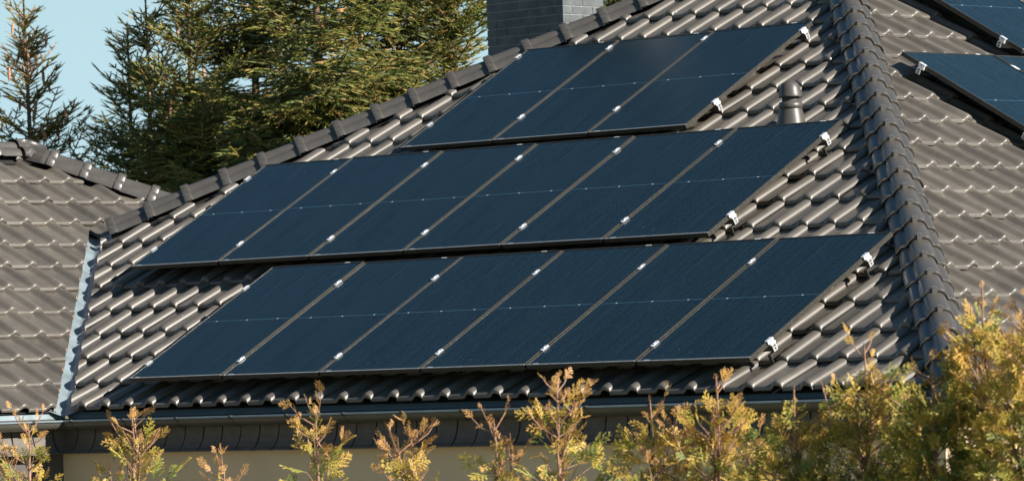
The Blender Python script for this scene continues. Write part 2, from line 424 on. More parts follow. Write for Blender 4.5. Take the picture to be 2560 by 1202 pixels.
def hip(name, base, direction, start, spacing, count, style, label, clips=False, strip=None):
    """base: a point on the cap crest, direction up the hip; caps at base + direction*(start + k*spacing)"""
    d = unit(direction); lat = unit(np.cross(d, (0, 0, 1))); up = np.cross(lat, d)
    mb = MB()
    s0, s1 = start, start + count * spacing
    prof = [(-.15, -.212), (-.10, -.185), (0, -.12), (.10, -.185), (.15, -.212)]
    mb.sweep(prof, [(np.array(base) + d * s0, lat, up), (np.array(base) + d * s1, lat, up)], sm=False)
    root = mb.build(name, M_MESH, house, label=label)
    me = cap_mesh(spacing, style)
    for k in range(count):
        o = np.array(base) + d * (start + k * spacing)
        m = Matrix.Identity(4)
        jr = rng.normal(0, .008); l2 = unit(lat + d * jr); d2 = np.cross(up, l2)
        for i in range(3):
            m[i][0] = l2[i]; m[i][1] = d2[i]; m[i][2] = up[i]; m[i][3] = o[i] + up[i] * rng.normal(0, .0015) + lat[i] * rng.normal(0, .002)
        link('cap_tile', me, root, (), matrix=m)
        if clips: link('ridge_clip', ME_CLIP, root, (), matrix=m)
    return root
CT = -.055                                                    # cap crest height relative to the datum planes
def project(p):
    q = R @ (np.array(p) - CAMP); return q[0] / q[2] * FPX + 1280, q[1] / q[2] * FPX + 601
def hip_start(base, d, px, axis):
    """distance along the hip whose picture x or y equals px"""
    d = unit(d); lo, hi = -3., 12.
    f = lambda s: project(np.array(base) + d * s)[axis] - px
    for _ in range(60):
        m = (lo + hi) / 2
        if f(lo) * f(m) <= 0: hi = m
        else: lo = m
    return lo
B1 = (K1, 0, CT + Z0); D1 = (1, 1, TP)
s1 = hip_start(B1, D1, 262, 0); s1e = hip_start(B1, D1, 1491, 0); sp1 = (s1e - s1) / 13.
hip('hip_ridge', B1, D1, s1, sp1, int((APX[1] * math.sqrt(2 + TP * TP) - s1) / sp1) + 0, 'band',
    'hip cap tiles with wide collars climbing above the panels', strip=True)
B2 = (K2, 0, CT + Z0); D2 = (-1, 1, TP)
s2 = hip_start(B2, D2, 868, 1); s2e = hip_start(B2, D2, 25, 1); sp2 = (s2e - s2) / 21.
hip('hip_ridge', B2, D2, s2 - 2 * sp2, sp2, int((APX[1] * math.sqrt(2 + TP * TP) - s2) / sp2) + 1, 'bead',
    'steep hip cap tiles with beaded collars and small metal clips', clips=True)
AW = (WR, WR - WHK, (KW - WR) * TP + CT + Z0 - .0)
DW = (-1, -1, TP)
sw = hip_start(AW, DW, 400, 0)
n_w = 4; spw = -sw / n_w
hip('hip_ridge', AW, DW, sw - 3 * spw, spw, n_w + 3, 'band', 'short hip descending behind the large roof, on the side wing')
hip('ridge_line', AW, (0, 1, 0), -6.05 - .0, .40, 15, 'band', 'level ridge of the side wing at the left edge')
# three-way cap at the wing apex
mb = MB()
pr = [(x * 1.13, z * 1.13) for x, z in CPX]
lat = unit(np.cross(unit(DW), (0, 0, 1))); up = np.cross(lat, unit(DW))
mb.sweep(pr, [(np.array(AW) - unit(DW) * .20 + (0, 0, .012), lat, up), (np.array(AW) + (0, 0, .022), unit(lat + (1, 0, 0)), up), (np.array(AW) + np.array([0, -.16, .014]), (1, 0, 0), (0, 0, 1))])
mb.build('apex_cap', M_CAP, house)

# ------------------------------------------------------------------ valley, eave metal, gutter, cornice, walls
mb = MB()
t1 = VT[1] + .06
def vpt(y, off, dz=0.):                                       # point across the open valley; off<0 wing side
    x = KV - y
    x2, y2 = x + off * r2, y + off * r2
    z = (y2 if off > 0 else (KW - x2)) * TP + ZP + .007 + dz
    return (x2, y2, z)
rows = []
for y in np.linspace(-.12, t1, 12):
    rows.append([vpt(y, -.30), vpt(y, -.06), vpt(y, -.008), vpt(y, 0, .003), vpt(y, .008), vpt(y, .06), vpt(y, .30)])
vs = [p for r in rows for p in r]; n = 7
mb.add(vs, [(k * n + i, k * n + i + 1, (k + 1) * n + i + 1, (k + 1) * n + i) for k in range(11) for i in range(6)])
mb.build('valley_flashing', M_ZINC, house, label='pale grey-blue metal strip lining the valley')
EYM = -.107
XR_ = K2 + .045                                                # right corner of the eave
GY, GZ = -.19, -.292 + Z0                                    # rim of the main gutter
GX = KV + .19                                                # rim of the wing gutter
mb = MB()                                                     # drip sheet, main and wing
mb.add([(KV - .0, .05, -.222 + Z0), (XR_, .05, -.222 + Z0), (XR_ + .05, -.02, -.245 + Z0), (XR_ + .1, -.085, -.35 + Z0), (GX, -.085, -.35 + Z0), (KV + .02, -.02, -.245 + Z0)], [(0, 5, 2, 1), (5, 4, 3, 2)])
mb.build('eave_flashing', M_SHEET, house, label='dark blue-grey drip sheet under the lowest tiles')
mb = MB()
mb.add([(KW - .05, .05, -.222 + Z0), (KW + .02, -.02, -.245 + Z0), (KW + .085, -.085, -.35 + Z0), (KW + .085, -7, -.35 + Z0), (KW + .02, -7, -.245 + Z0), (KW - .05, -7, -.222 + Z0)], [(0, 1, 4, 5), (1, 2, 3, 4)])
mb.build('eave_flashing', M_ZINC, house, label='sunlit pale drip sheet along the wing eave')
def gutter(name, p0, p1, inward, label, rim_seg):
    p0 = np.array(p0); p1 = np.array(p1); inward = np.array(inward); z = np.array([0, 0, 1.])
    pr = [(.0, .0)] + [(.065 - .065 * math.cos(a), -.066 * math.sin(a)) for a in np.linspace(0, math.pi, 15)] + [(.132, .02)]
    prin = [(x * .955 + .003, y * .955 + .002) for x, y in reversed(pr)]
    mb = MB(); mb.sweep(pr + prin, [(p0, inward, z), (p1, inward, z)], True)
    root = mb.build(name, M_GUT, house, label=label)
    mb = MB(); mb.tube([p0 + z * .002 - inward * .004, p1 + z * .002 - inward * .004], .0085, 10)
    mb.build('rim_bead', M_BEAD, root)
    Lg = np.linalg.norm(p1 - p0); d = (p1 - p0) / Lg
    s = rim_seg[0]
    k = 0
    while s < Lg:
        mb = MB(); o = p0 + d * s
        prb = [(-.014, .010), (-.014, -.006)] + [(.065 - .0695 * math.cos(a), -.0705 * math.sin(a)) for a in np.linspace(.05, math.pi * .98, 13)]
        prb2 = [(x + (.006 if x < .065 else -.006), y + .004) for x, y in reversed(prb)]
        mb.sweep(prb + prb2, [(o, inward, z), (o + d * .026, inward, z)], True)
        mb.box((0, 0, 0), (1, 1, 1), lambda a, b, c: tuple(o + d * (a * .026) + inward * (-.016 + b * .022) + z * (.006 + c * .006)))
        mb.build('gutter_bracket', M_GUT, root)
        s += rim_seg[1]; k += 1
    return root
g1 = gutter('gutter', (GX - .135, GY, GZ - .022), (XR_ + .15, GY, GZ - .008), (0, 1, 0), 'long brown half-round gutter under the large roof', (.22, .605))
gutter('gutter', (GX, -7, GZ - .01), (GX, GY + .135, GZ - .022), (-1, 0, 0), 'short brown gutter of the side wing at the lower left', (.3, .62))
gutter('gutter', (K2 + .19, GY, GZ), (K2 + .19, 15, GZ), (-1, 0, 0), 'gutter of the right-hand slope behind the hedge', (.4, .7))
# cornice of curved boards with open joints
def cornice(p0, p1, outw, label, first=.1):
    p0 = np.array(p0); p1 = np.array(p1); outw = np.array(outw, float); z = np.array([0, 0, 1.])
    Lg = np.linalg.norm(p1 - p0); d = (p1 - p0) / Lg; mb = MB()
    pr = [(.0, .0), (.002, -.05), (.010, -.10), (.026, -.145), (.052, -.185), (.082, -.208), (.082, -.216), (-.02, -.216)]
    mb.sweep([(x - .014, zz + .0) for x, zz in pr[:6]], [(p0, outw, z), (p1, outw, z)], mi=1)
    s = 0.
    rngc = random.Random(3)
    while s < Lg:
        e = min(s + .192, Lg); j = rngc.uniform(-.002, .002)
        o0 = p0 + d * s + outw * j; o1 = p0 + d * e + outw * j
        mb.sweep(pr, [(o0, outw, z), (o1, outw, z)], mi=0, sm=False)
        for o in (o0, o1):
            vs = [tuple(o + outw * x + z * y) for x, y in pr] + [tuple(o - outw * .02)]
            mb.add(vs, [tuple(range(len(vs)))])
        s += .207
    return mb.build('cornice', [M_CORN, M_BLACK], house, label=label)
CZ = -.346 + Z0
cornice((KV + .0, -.05, CZ), (XR_ - .02, -.05, CZ), (0, -1, 0), 'dark brown curved cornice boards under the long gutter')
cornice((KV + .05, -7, CZ), (KV + .05, -.0, CZ), (1, 0, 0), 'dark brown cornice boards under the wing gutter')
mb = MB()
zt = CZ - .214 + .06
def wbox(x0, y0, x1, y1): mb.box((x0, y0, 0), (x1, y1, zt))
wbox(KV - 1, -.045, K2 - .06, .1); wbox(KV - 2, .1, K2 - .06, 14.6)
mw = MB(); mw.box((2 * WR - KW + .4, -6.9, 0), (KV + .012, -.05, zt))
mw.build('wall', simple('shade_painted_render', (.10, .088, .078), .9, nscale=3, bmp=.3), house, label='wall of the side wing, shade painted in as dark grey-brown')  # shade on the wing wall is put into its dark base colour
mb.build('wall', M_WALL, house, label='shaded beige rendered wall below the cornice')

# ------------------------------------------------------------------ chimney
def ray(px, py): return R.T @ np.array([(px - 1280) / FPX, (py - 601) / FPX, 1])
cc = CAMP + ray(1408.5, 61) * (43 / 1.0)
rl = ray(1219.5, 110); tl = (cc[1] - CAMP[1]) / rl[1]; xl = (CAMP + rl * tl)[0]
rr = ray(1508, 20); tr_ = (cc[0] - CAMP[0]) / rr[0]; yr = (CAMP + rr * tr_)[1]
x0, x1, y0, y1, z0, z1 = xl, cc[0], cc[1], yr, Z0 + 1.2, Z0 + 4.9
def brick_stack(x0, x1, y0, y1, z0, z1):
    mb = MB(); q = .006; rb = random.Random(5)
    mb.box((x0 + q, y0 + q, z0), (x1 - q, y1 - q, z1), mi=1)
    rows = int((z1 - z0) / .0752)
    for r in range(rows):
        za = z0 + r * .0752 + .005; zb = za + .0665
        for axis, (a0, a1) in (('x', (x0, x1)), ('y', (y0, y1))):
            p = a0 - (.0 if (r + (axis == 'y')) % 2 else .13)
            while p < a1 - .01:
                s0 = max(p, a0); s1_ = min(p + .247, a1); j = rb.uniform(-.0012, .0012)
                if s1_ - s0 > .02:
                    e0_, e1_ = (s0 if s0 > a0 else a0), s1_
                    if axis == 'x':
                        mb.box((e0_, y0 + j, za), (e1_, y0 + .03, zb)); mb.box((e0_, y1 - .03, za), (e1_, y1 + j, zb))
                    else:
                        ea = max(e0_, a0 + .031); eb = min(e1_, a1 - .031)
                        if eb - ea > .01: mb.box((x1 - .03, ea, za), (x1 + j, eb, zb)); mb.box((x0 + j, ea, za), (x0 + .03, eb, zb))
                p += .256
    return mb
M_BRICK = simple('grey_brick', (.105, .115, .115), .7, nscale=9, var=.28, bmp=.4)
ch = brick_stack(x0, x1, y0, y1, z0, z1).build('chimney', [M_BRICK, simple('pale_mortar', (.30, .30, .29), .9, nscale=60, var=.2, bmp=.4)], house, label='square grey brick chimney behind the hip')
mb = MB(); mb.box((x0 - .06, y0 - .06, z1), (x1 + .06, y1 + .06, z1 + .09)); mb.build('chimney_slab', simple('concrete', (.3, .3, .29), .8, bmp=.4), ch)

# ------------------------------------------------------------------ roof vent pipe
def invp(px, py, n=0.):
    r = ray(px, py); Nn = np.array([0, -SP, CP]); o = np.array([0, 0, Z0])
    t = (n - Nn @ (CAMP - o)) / (Nn @ r); return CAMP + r * t
vb = invp(1978.5, 322, -.16)
def lathe(mb, prof, cx, cy, cz, seg=40):
    path = prof; n = seg; vs = []
    for r, z in path: vs += [(cx + r * math.cos(2 * math.pi * k / n), cy + r * math.sin(2 * math.pi * k / n), cz + z) for k in range(n)]
    fs = [(a * n + k, a * n + (k + 1) % n, (a + 1) * n + (k + 1) % n, (a + 1) * n + k) for a in range(len(path) - 1) for k in range(n)]
    mb.add(vs, fs, 0, True)
M_VENT = simple('brown_vent_plastic', (.085, .076, .066), .42, .1, nscale=12, var=.1)
vz = vb[2] - .03
s_ = 1 / 329.
ytop = 203
def vzz(py): return (322 - py) * s_ + .03
mb = MB()
lathe(mb, [(.135, -.06), (.125, .0), (.112, vzz(312)), (.100, vzz(292)), (.089, vzz(276)), (.084, vzz(272.5)), (.084, vzz(272)), (.092, vzz(271)), (.093, vzz(265)), (.089, vzz(258)), (.080, vzz(255.5)), (.066, vzz(255)), (.064, vzz(240)), (.064, vzz(230))], vb[0], vb[1], vz)
vent = mb.build('vent_pipe', M_VENT, house, label='dark domed vent pipe rising from the tiles above the middle panel row')
mb = MB()
lathe(mb, [(.06, vzz(240)), (.086, vzz(243)), (.090, vzz(244)), (.0905, vzz(241)), (.085, vzz(234)), (.079, vzz(224)), (.068, vzz(213)), (.050, vzz(206.5)), (.028, vzz(203.5)), (.0, vzz(203))], vb[0], vb[1], vz)
mb.build('vent_cap', M_VENT, vent)

# ------------------------------------------------------------------ solar panels
def frame_mesh(wd, ln):
    mb = MB(); h = .035
    outer = [(0, 0), (wd, 0), (wd, ln), (0, ln)]
    # profile: (inset, height) down the side with grooves
    prof = [(.011, -.0045), (.011, 0.), (.0008, 0.), (0, -.0008), (0, -.009), (.0022, -.010), (.0022, -.012), (0, -.013), (0, -.020), (.0022, -.021), (.0022, -.023), (0, -.024), (0, -.0345), (.002, -.035), (.028, -.035), (.028, -.0335)]
    rows = []
    for i, z in prof: rows.append([(i, i, z), (wd - i, i, z), (wd - i, ln - i, z), (i, ln - i, z)])
    vs = [p for r in rows for p in r]
    mb.add(vs, [(k * 4 + i, (k + 1) * 4 + i, (k + 1) * 4 + (i + 1) % 4, k * 4 + (i + 1) % 4) for k in range(len(prof) - 1) for i in range(4)])
    return mb.mesh('frame')
def glass_mesh(wd, ln):
    mb = MB(); i = .0108
    mb.box((i, i, -.0085), (wd - i, ln - i, -.0042)); return mb.mesh('glass')
M_STICK = simple('white_sticker', (.8, .8, .8), .5)
def sticker_mesh(wd, ln):
    out = []
    for bx in (((wd * .80, ln - .0095, .0002), (wd * .80 + .055, ln - .0015, .0010)), ((wd * .055, .0125, -.0040), (wd * .055 + .05, .0215, -.0032))):
        mb = MB(); mb.box(*bx); me = mb.mesh('sticker'); me.materials.append(M_STICK); out.append(me)
    return out
M_STICK = simple('white_sticker', (.8, .8, .8), .5)
WR_ = 1.115
FR = {}; GL = {}; STK = {}
for wd in (PW_, WR_):
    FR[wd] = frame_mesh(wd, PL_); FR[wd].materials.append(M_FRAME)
    GL[wd] = glass_mesh(wd, PL_); GL[wd].materials.append(M_PV if wd == PW_ else pv_mat(WR_))
    STK[wd] = sticker_mesh(wd, PL_)
def panel(F, u, v, label, group, wd=PW_):
    m = F @ Matrix.Translation((u, v, rng.normal(0, .001))) @ Matrix.Rotation(rng.normal(0, .0006), 4, 'Z') @ Matrix.Rotation(rng.normal(0, .0012), 4, 'X') @ Matrix.Rotation(rng.normal(0, .0015), 4, 'Y')
    o = bpy.data.objects.new('solar_panel', None); COL.objects.link(o); o.matrix_basis = m; o.empty_display_size = .2
    PM[o.name] = m; tag(o, label, 'solar panel', group)
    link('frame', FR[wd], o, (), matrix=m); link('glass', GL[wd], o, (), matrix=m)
    for sm in STK[wd]: link('sticker', sm, o, (), matrix=m)
    return o
ORD = ['leftmost', 'second from left', 'third from left', 'fourth from left', 'fifth from left', 'rightmost']
EXTRA = {('bottom', 0): '', ('bottom', 5): ', beside the steep hip', ('middle', 0): '', ('middle', 5): ', below the vent pipe'}
ROWS = [('bottom', 0., 0., 6, (.235, 1.40)), ('middle', -1.8444, 1.8883, 6, (.285, 1.49)), ('top', -.3457, 3.7478, 3, (.395, 1.602))]
GAP = .02
for rn, u0, v0, n, rails in ROWS:
    for k in range(n):
        if n == 6: lab = 'solar panel, %s of six in the %s row%s' % (ORD[k], rn, EXTRA.get((rn, k), ''))
        else: lab = 'dark solar panel, %s of the three in the short top row' % ['leftmost', 'middle one', 'rightmost'][k]
        panel(F_MAIN, u0 + k * (PW_ + GAP), v0, lab, 'solar panels in three rows on the large slope')
RU = 4.63
panel(F_RIGHT, RU, 3.095, 'blue-lit solar panel at right, lower group, its corner nearest the hip', 'solar panels on the right-hand slope', WR_)
panel(F_RIGHT, RU + WR_ + .022, 3.095, 'solar panel cut by the right edge of the photo, second of the lower group', 'solar panels on the right-hand slope', WR_)
panel(F_RIGHT, 6.27, 4.965, 'solar panel in the upper right corner, above the lower group', 'solar panels on the right-hand slope', WR_)

# rails with clamps and hooks: local x along the rail, y up the slope, z out; z=0 is the panel top
def box_mesh(name, boxes, mats):
    mb = MB()
    for b in boxes: mb.box(b[0], b[1], mi=b[2] if len(b) > 2 else 0)
    me = mb.mesh(name)
    for m in (mats if isinstance(mats, (list, tuple)) else [mats]): me.materials.append(m)
    return me
ME_MID = box_mesh('mid_clamp', [((-.019, -.030, .0008), (.001, .040, .0042)), ((-.001, -.040, .0008), (.019, .030, .0042)), ((-.008, -.035, -.034), (.008, .035, .0030)), ((-.006, -.007, .004), (.006, .007, .009))], M_CHROME)
def end_clamp(sign):
    return box_mesh('end_clamp', [((-.014, -.032, .0008), (.014, .032, .005)), ((.001, -.032, -.022), (.014, .032, .0008)), ((.001, -.020, -.0365), (.020, .036, -.022)), ((.014, -.007, -.012), (.0145, .004, -.005), 1)], [M_CHROME, M_BLACK])
ME_END = end_clamp(1)
def rail_end(top=-.0365):
    t = top; b = []
    for (x, z, x2, z2) in [(-.02, -.004, -.008, 0), (.008, -.004, .02, 0), (-.02, -.04, -.0155, 0), (.0155, -.04, .02, 0), (-.02, -.044, .02, -.040), (-.011, -.018, .011, -.0145), (-.011, -.027, -.0075, -.0145), (.0075, -.027, .011, -.0145), (-.0155, -.031, -.006, -.028), (.006, -.031, .0155, -.028)]:
        b.append(((0, x, z + t), (.0035, x2, z2 + t)))
    return box_mesh('rail_end', b, M_CHROME)
ME_REND = rail_end()
def hook_mesh():
    return box_mesh('roof_hook', [((-.015, .0, -.088), (.015, .006, -.036)), ((-.015, -.05, -.094), (.015, .006, -.088)), ((-.015, -.054, -.152), (.015, -.048, -.088)), ((-.015, -.048, -.152), (.015, .20, -.146)), ((-.006, -.012, -.07), (.006, .0, -.058))], M_ALU)
ME_HOOK = hook_mesh()
def rail(F, u0, u1, v, seams, label, group, ends=(True, True), ext=.026, wd=PW_, flip=False):
    m = F @ Matrix.Translation((u0, v, 0))
    Lg = u1 - u0; t = -.0365
    mb = MB()
    mb.box((-ext * .3, -.019, t - .043), (Lg + ext, .019, t - .0005))
    mb.box((-ext * .3, -.0205, t - .014), (Lg + ext, -.0195, t - .003)); mb.box((-ext * .3, -.0205, t - .040), (Lg + ext, -.0195, t - .028))
    o = mb.build('mounting_rail', M_ALU, None, m, label=label, cat='mounting rail', group=group)
    for s in seams: link('clamp', ME_MID, o, (), matrix=m @ Matrix.Translation((s - u0, 0, 0)))
    if ends[1]: link('clamp', ME_END, o, (), matrix=m @ Matrix.Translation((Lg, 0, 0)))
    if ends[0]: link('clamp', ME_END, o, (), matrix=m @ Matrix.Rotation(math.pi, 4, 'Z'))
    link('rail_end', ME_REND, o, (), matrix=m @ Matrix.Translation((Lg + ext, 0, 0)))
    if flip: link('rail_end', ME_REND, o, (), matrix=m @ Matrix.Translation((-ext * .3 - .003, 0, 0)))
    x = .33
    while x < Lg + .02:
        link('roof_hook', ME_HOOK, o, (), matrix=m @ Matrix.Translation((x, 0, 0))); x += 1.0
    return o
for rn, u0, v0, n, rails in ROWS:
    for q, rv in enumerate(rails):
        Lw = n * PW_ + (n - 1) * GAP
        rail(F_MAIN, u0, u0 + Lw, v0 + rv, [u0 + k * (PW_ + GAP) - GAP / 2 for k in range(1, n)],
             '%s mounting rail under the %s panel row, bright clamps along it' % (['lower', 'upper'][q], rn), 'aluminium rails under the panels')
Lr = 2 * WR_ + .022
for q, rv in enumerate((.34, 1.50)):
    rail(F_RIGHT, RU, RU + Lr, 3.095 + rv, [RU + WR_ + .011], '%s rail of the lower panel group on the right slope' % ['hidden lower', 'upper'][q] if q else 'lower rail of the lower panel group on the right slope', 'aluminium rails under the panels', flip=True, ext=.09)
    rail(F_RIGHT, 6.27, 6.27 + WR_, 4.965 + (.22, 1.42)[q], [], '%s rail of the panel in the upper right corner' % ['lower', 'upper'][q], 'aluminium rails under the panels', flip=True, ext=.09)

# ------------------------------------------------------------------ ground
me = bpy.data.meshes.new('ground'); G = 1500
me.from_pydata([(-G, -G, 0), (G, -G, 0), (G, G, 0), (-G, G, 0)], [], [(0, 1, 2, 3)])
link('ground', me, None, [ground_mat()], kind='structure', label='lawn around the house', cat='ground')

# ------------------------------------------------------------------ spruces
def frames(T):
    h = np.where(np.abs(T[:, 2:3]) < .9, np.array([[0, 0, 1.]]), np.array([[1., 0, 0]]))
    a = np.cross(T, h); a /= np.linalg.norm(a, axis=1, keepdims=True); return a, np.cross(T, a)
def shoots(A, B, r, rg, tint, K=12, nl=.019):
    """needle-clad shoots: slim spindle plus K needles each"""
    n = len(A); T = B - A; Ln = np.linalg.norm(T, axis=1, keepdims=True) + 1e-9; T = T / Ln; a, b = frames(T)
    V = []; 
    for k in range(3):
        an = 2 * math.pi * k / 3; V.append(A + (a * math.cos(an) + b * math.sin(an)) * r[:, None] * .55)
    for k in range(3):
        an = 2 * math.pi * k / 3 + .5; V.append(A + T * Ln * .55 + (a * math.cos(an) + b * math.sin(an)) * r[:, None] * .6)
    V.append(B)
    V = np.stack(V, 1)                                       # n,7,3
    base = np.arange(n)[:, None] * 7
    tq = np.array([[0, 1, 4], [0, 4, 3], [1, 2, 5], [1, 5, 4], [2, 0, 3], [2, 3, 5], [3, 4, 6], [4, 5, 6], [5, 3, 6]])
    tr = (base[:, :, None] + tq[None]).reshape(-1, 3)
    s = (np.arange(K)[None, :] + rg.random((n, K))) / K
    an = rg.random((n, K)) * 2 * math.pi
    o = A[:, None] + T[:, None] * (Ln[:, None] * s[..., None])
    rd = a[:, None] * np.cos(an)[..., None] + b[:, None] * np.sin(an)[..., None]
    ln = nl * (1 - .35 * s)[..., None] * rg.uniform(.8, 1.15, (n, K, 1))
    tip = o + (rd * .85 + T[:, None] * .6) * ln
    side = np.cross(rd, T[:, None] * np.ones_like(rd)) * .0030
    NV = np.stack([o - side, o + side, tip], 2).reshape(-1, 3)
    nb = n * 7 + np.arange(n * K)[:, None] * 3 + np.array([[0, 1, 2]])
    VV = np.concatenate([V.reshape(-1, 3), NV]); TT = np.concatenate([np.repeat(tint, 7), np.repeat(tint, K * 3)])
    return VV, np.concatenate([tr, nb]), TT
def spruce(base, H, zvis, label, seed, maxr=2.6, density=1., cones=0, slope=.42, wh=.30, thin=False):
    rg = np.random.default_rng(seed)
    root = empty('spruce_tree', tuple(base), label=label, cat='spruce tree', group='spruces behind the house')
    base = np.array(base, float); PM[root.name] = Matrix.Translation(tuple(base))
    A = []; B = []; Rr = []; TI = []; tw = MB(); conesP = []
    top = base[2] + H
    lean = rg.normal(0, .012, 2)
    def trunk(z): return np.array([base[0] + lean[0] * (z - base[2]), base[1] + lean[1] * (z - base[2]), z])
    zs = np.linspace(base[2], top, 14)
    tw2 = MB(); tw2.tube([trunk(z) for z in zs], [max(.007, .012 * (top - z) + .006) for z in zs], 8)
    tr_ = tw2.build('trunk', M_BARK, root)
    # leader
    lA = trunk(top - .55); 
    for s in np.arange(0, .55, .05):
        A.append(trunk(top - .55 + s)); B.append(trunk(top - .55 + s + .06)); Rr.append(.015); TI.append(.5)
    d = .28
    while top - d > zvis:
        nb = int(round(rg.integers(5, 8) * density))
        for i in range(nb):
            zz = top - d - rg.uniform(-.08, .08); az = rg.random() * 2 * math.pi
            Lb = min(slope * d + .18, maxr) * rg.uniform(.7, 1.18)
            el0 = math.radians(48 if d < 1.2 else (30 if d < 2.5 else 8)) + rg.normal(0, .12)
            bend = rg.uniform(.1, .5) if d < 2.5 else rg.uniform(.3, .8)
            p = trunk(zz); hd = np.array([math.cos(az), math.sin(az), 0]); lat = np.array([-hd[1], hd[0], 0])
            seg = .085; n = max(2, int(Lb / seg)); el = el0 if d < 2.5 else el0 - .25
            pts = [p]
            for k in range(n):
                el += bend / n * (1 if d > 1.2 or k > n * .5 else -.3); az_j = rg.normal(0, .05)
                hd = unit(hd + lat * az_j); lat = np.array([-hd[1], hd[0], 0])
                dr = hd * math.cos(el) + np.array([0, 0, math.sin(el)])
                q = p + dr * seg; rem = 1 - k / n
                A.append(p); B.append(q + dr * .01); Rr.append(.010); TI.append(.35 + .3 * rg.random() + (.25 if k > n - 3 else 0))
                # side shoots
                for sd in (-1, 1):
                    if rg.random() < .18: continue
                    l2 = (.12 + .50 * Lb * rem * (.6 + .4 * min(1, k / (n * .3)))) * rg.uniform(.6, 1.1); l2 = min(l2, .85) * (.8 if thin else 1)
                    dir2 = unit(dr * .62 + lat * sd * .78 + np.array([0, 0, rg.normal(-.02 if d < 2 else -.22, .12)]))
                    pp = p; m2 = max(1, int(l2 / .10)); tt = rg.random()
                    for j in range(m2):
                        q2 = pp + dir2 * (l2 / m2)
                        A.append(pp); B.append(q2); Rr.append(.0095); tip = j == m2 - 1
                        TI.append(.25 + .4 * tt + (.18 if tip else 0))
                        if l2 > (.25 if thin else .22):
                            for s3 in (-1, 1):
                                if rg.random() < .25: continue
                                d3 = unit(dir2 * .7 + np.cross(dir2, (0, 0, 1)) * s3 * .7 + np.array([0, 0, rg.normal(-.12 if d > 2 else 0., .2)]))
                                l3 = rg.uniform(.07, .15) * (1.1 if d > 2 else .8)
                                A.append(pp); B.append(pp + d3 * l3); Rr.append(.009)
                                TI.append(.2 + .45 * tt + .25 * (rg.random() < .25) + .4 * (rg.random() < .10))
                        pp = q2; dir2 = unit(dir2 + np.array([0, 0, rg.normal(-.03 if d > 2 else .03, .05)]))
                    if cones and rg.random() < cones * (1.6 if k < n * .6 else .5) and .55 < d: conesP.append(p + (pp - p) * .4)
                pts.append(q); p = q
            tw.tube(pts[::2] if len(pts) > 4 else pts, [max(.0035, .010 * (1 - k / len(pts[::2]))) if len(pts) > 4 else .004 for k in range(len(pts[::2]) if len(pts) > 4 else len(pts))], 4, 1)
        d += wh * rg.uniform(.75, 1.2) * (1 if d < 2 else .62)
    A = np.array(A); B = np.array(B); Rr = np.array(Rr); TI = np.array(TI)
    V, TR, TT = shoots(A, B, Rr * 1.3, rg, TI + (.12 if thin else 0), K=14, nl=.034 if thin else .029)
    tv = np.array(tw.v); tq = np.array(tw.f) + len(V)
    V = np.concatenate([V, tv]); TT = np.concatenate([TT, np.zeros(len(tv))])
    mi = np.concatenate([np.ones(len(tq)), np.zeros(len(TR))])
    V = V - base
    me = npmesh('crown', V, quads=tq, tris=TR, tint=TT, mi=mi)
    link('crown', me, root, [M_NEEDLE, M_TWIG], matrix=Matrix.Translation(tuple(base)))
    if conesP:
        if 'cone' not in MESH: 
            mb = MB(); pr = []
            for k in range(13):
                s = k / 12; rr_ = .017 * math.sin(math.pi * min(1, (s * .9 + .08))) ** .7
                pr.append((rr_ * (1 if k % 2 else .78), -.14 * s))
            lathe(mb, pr, 0, 0, 0, 10); MESH['cone'] = mb.mesh('cone'); MESH['cone'].materials.append(M_CONE)
        conesP = conesP[:90]
        for p in conesP:
            m = Matrix.Translation(tuple(p)) @ Matrix.Rotation(rg.normal(0, .12), 4, 'X') @ Matrix.Rotation(rg.normal(0, .12), 4, 'Y') @ Matrix.Scale(rg.uniform(.8, 1.15), 4)
            link('cone', MESH['cone'], root, (), matrix=m)
    return root
MESH = {}
def tree_at(px, toppy, D):
    r = ray(px, toppy); r = r / (r @ R[2]); p = CAMP + r * D; return (p[0], p[1], 0.), p[2]
ZV = 4.6
DS_ = .8
TREES = [ # px, top y, distance, maxr, density, cones, slope, label
    (92, -8, 60, 1.15, 1.4, .06, .42, 'slender spruce with hanging brown cones, alone against the sky at far left'),
    (330, 55, 61, 1.5, .85, .0, .42, 'small thin spruce with a bare tip, left edge of the spruce group'),
    (376, -15, 59, 1.7, .9, .0, .45, 'thin spruce with tall bare leader, second in the spruce group'),
    (452, -150, 58, 1.9, 1.1, .012, .42, 'dark straight spruce, third from the left of the spruce group'),
    (600, -420, 60, 2.2, 1.5, .012, .45, 'big bushy spruce with a few cones, left of the dense middle'),
    (790, -520, 58, 2.2, 1.6, .006, .45, 'broad dense spruce in the middle of the group'),
    (970, -420, 60, 2.2, 1.5, .0, .45, 'dense spruce right of the middle, standing above the hip'),
    (1120, -330, 59, 2.0, 1.4, .0, .45, 'sunlit spruce just left of the chimney'),
    (1500, -300, 66, 2.0, 1.0, .0, .42, 'spruce hidden mostly by the chimney'),
]
for i, (px, ty, D, mr, dn, cn, sl, lab) in enumerate(TREES):
    b, zt_ = tree_at(px, ty, D * DS_)
    spruce(b, zt_, ZV if i else 4.2, lab, 40 + i, mr, dn, cn, sl, thin=(i == 0))

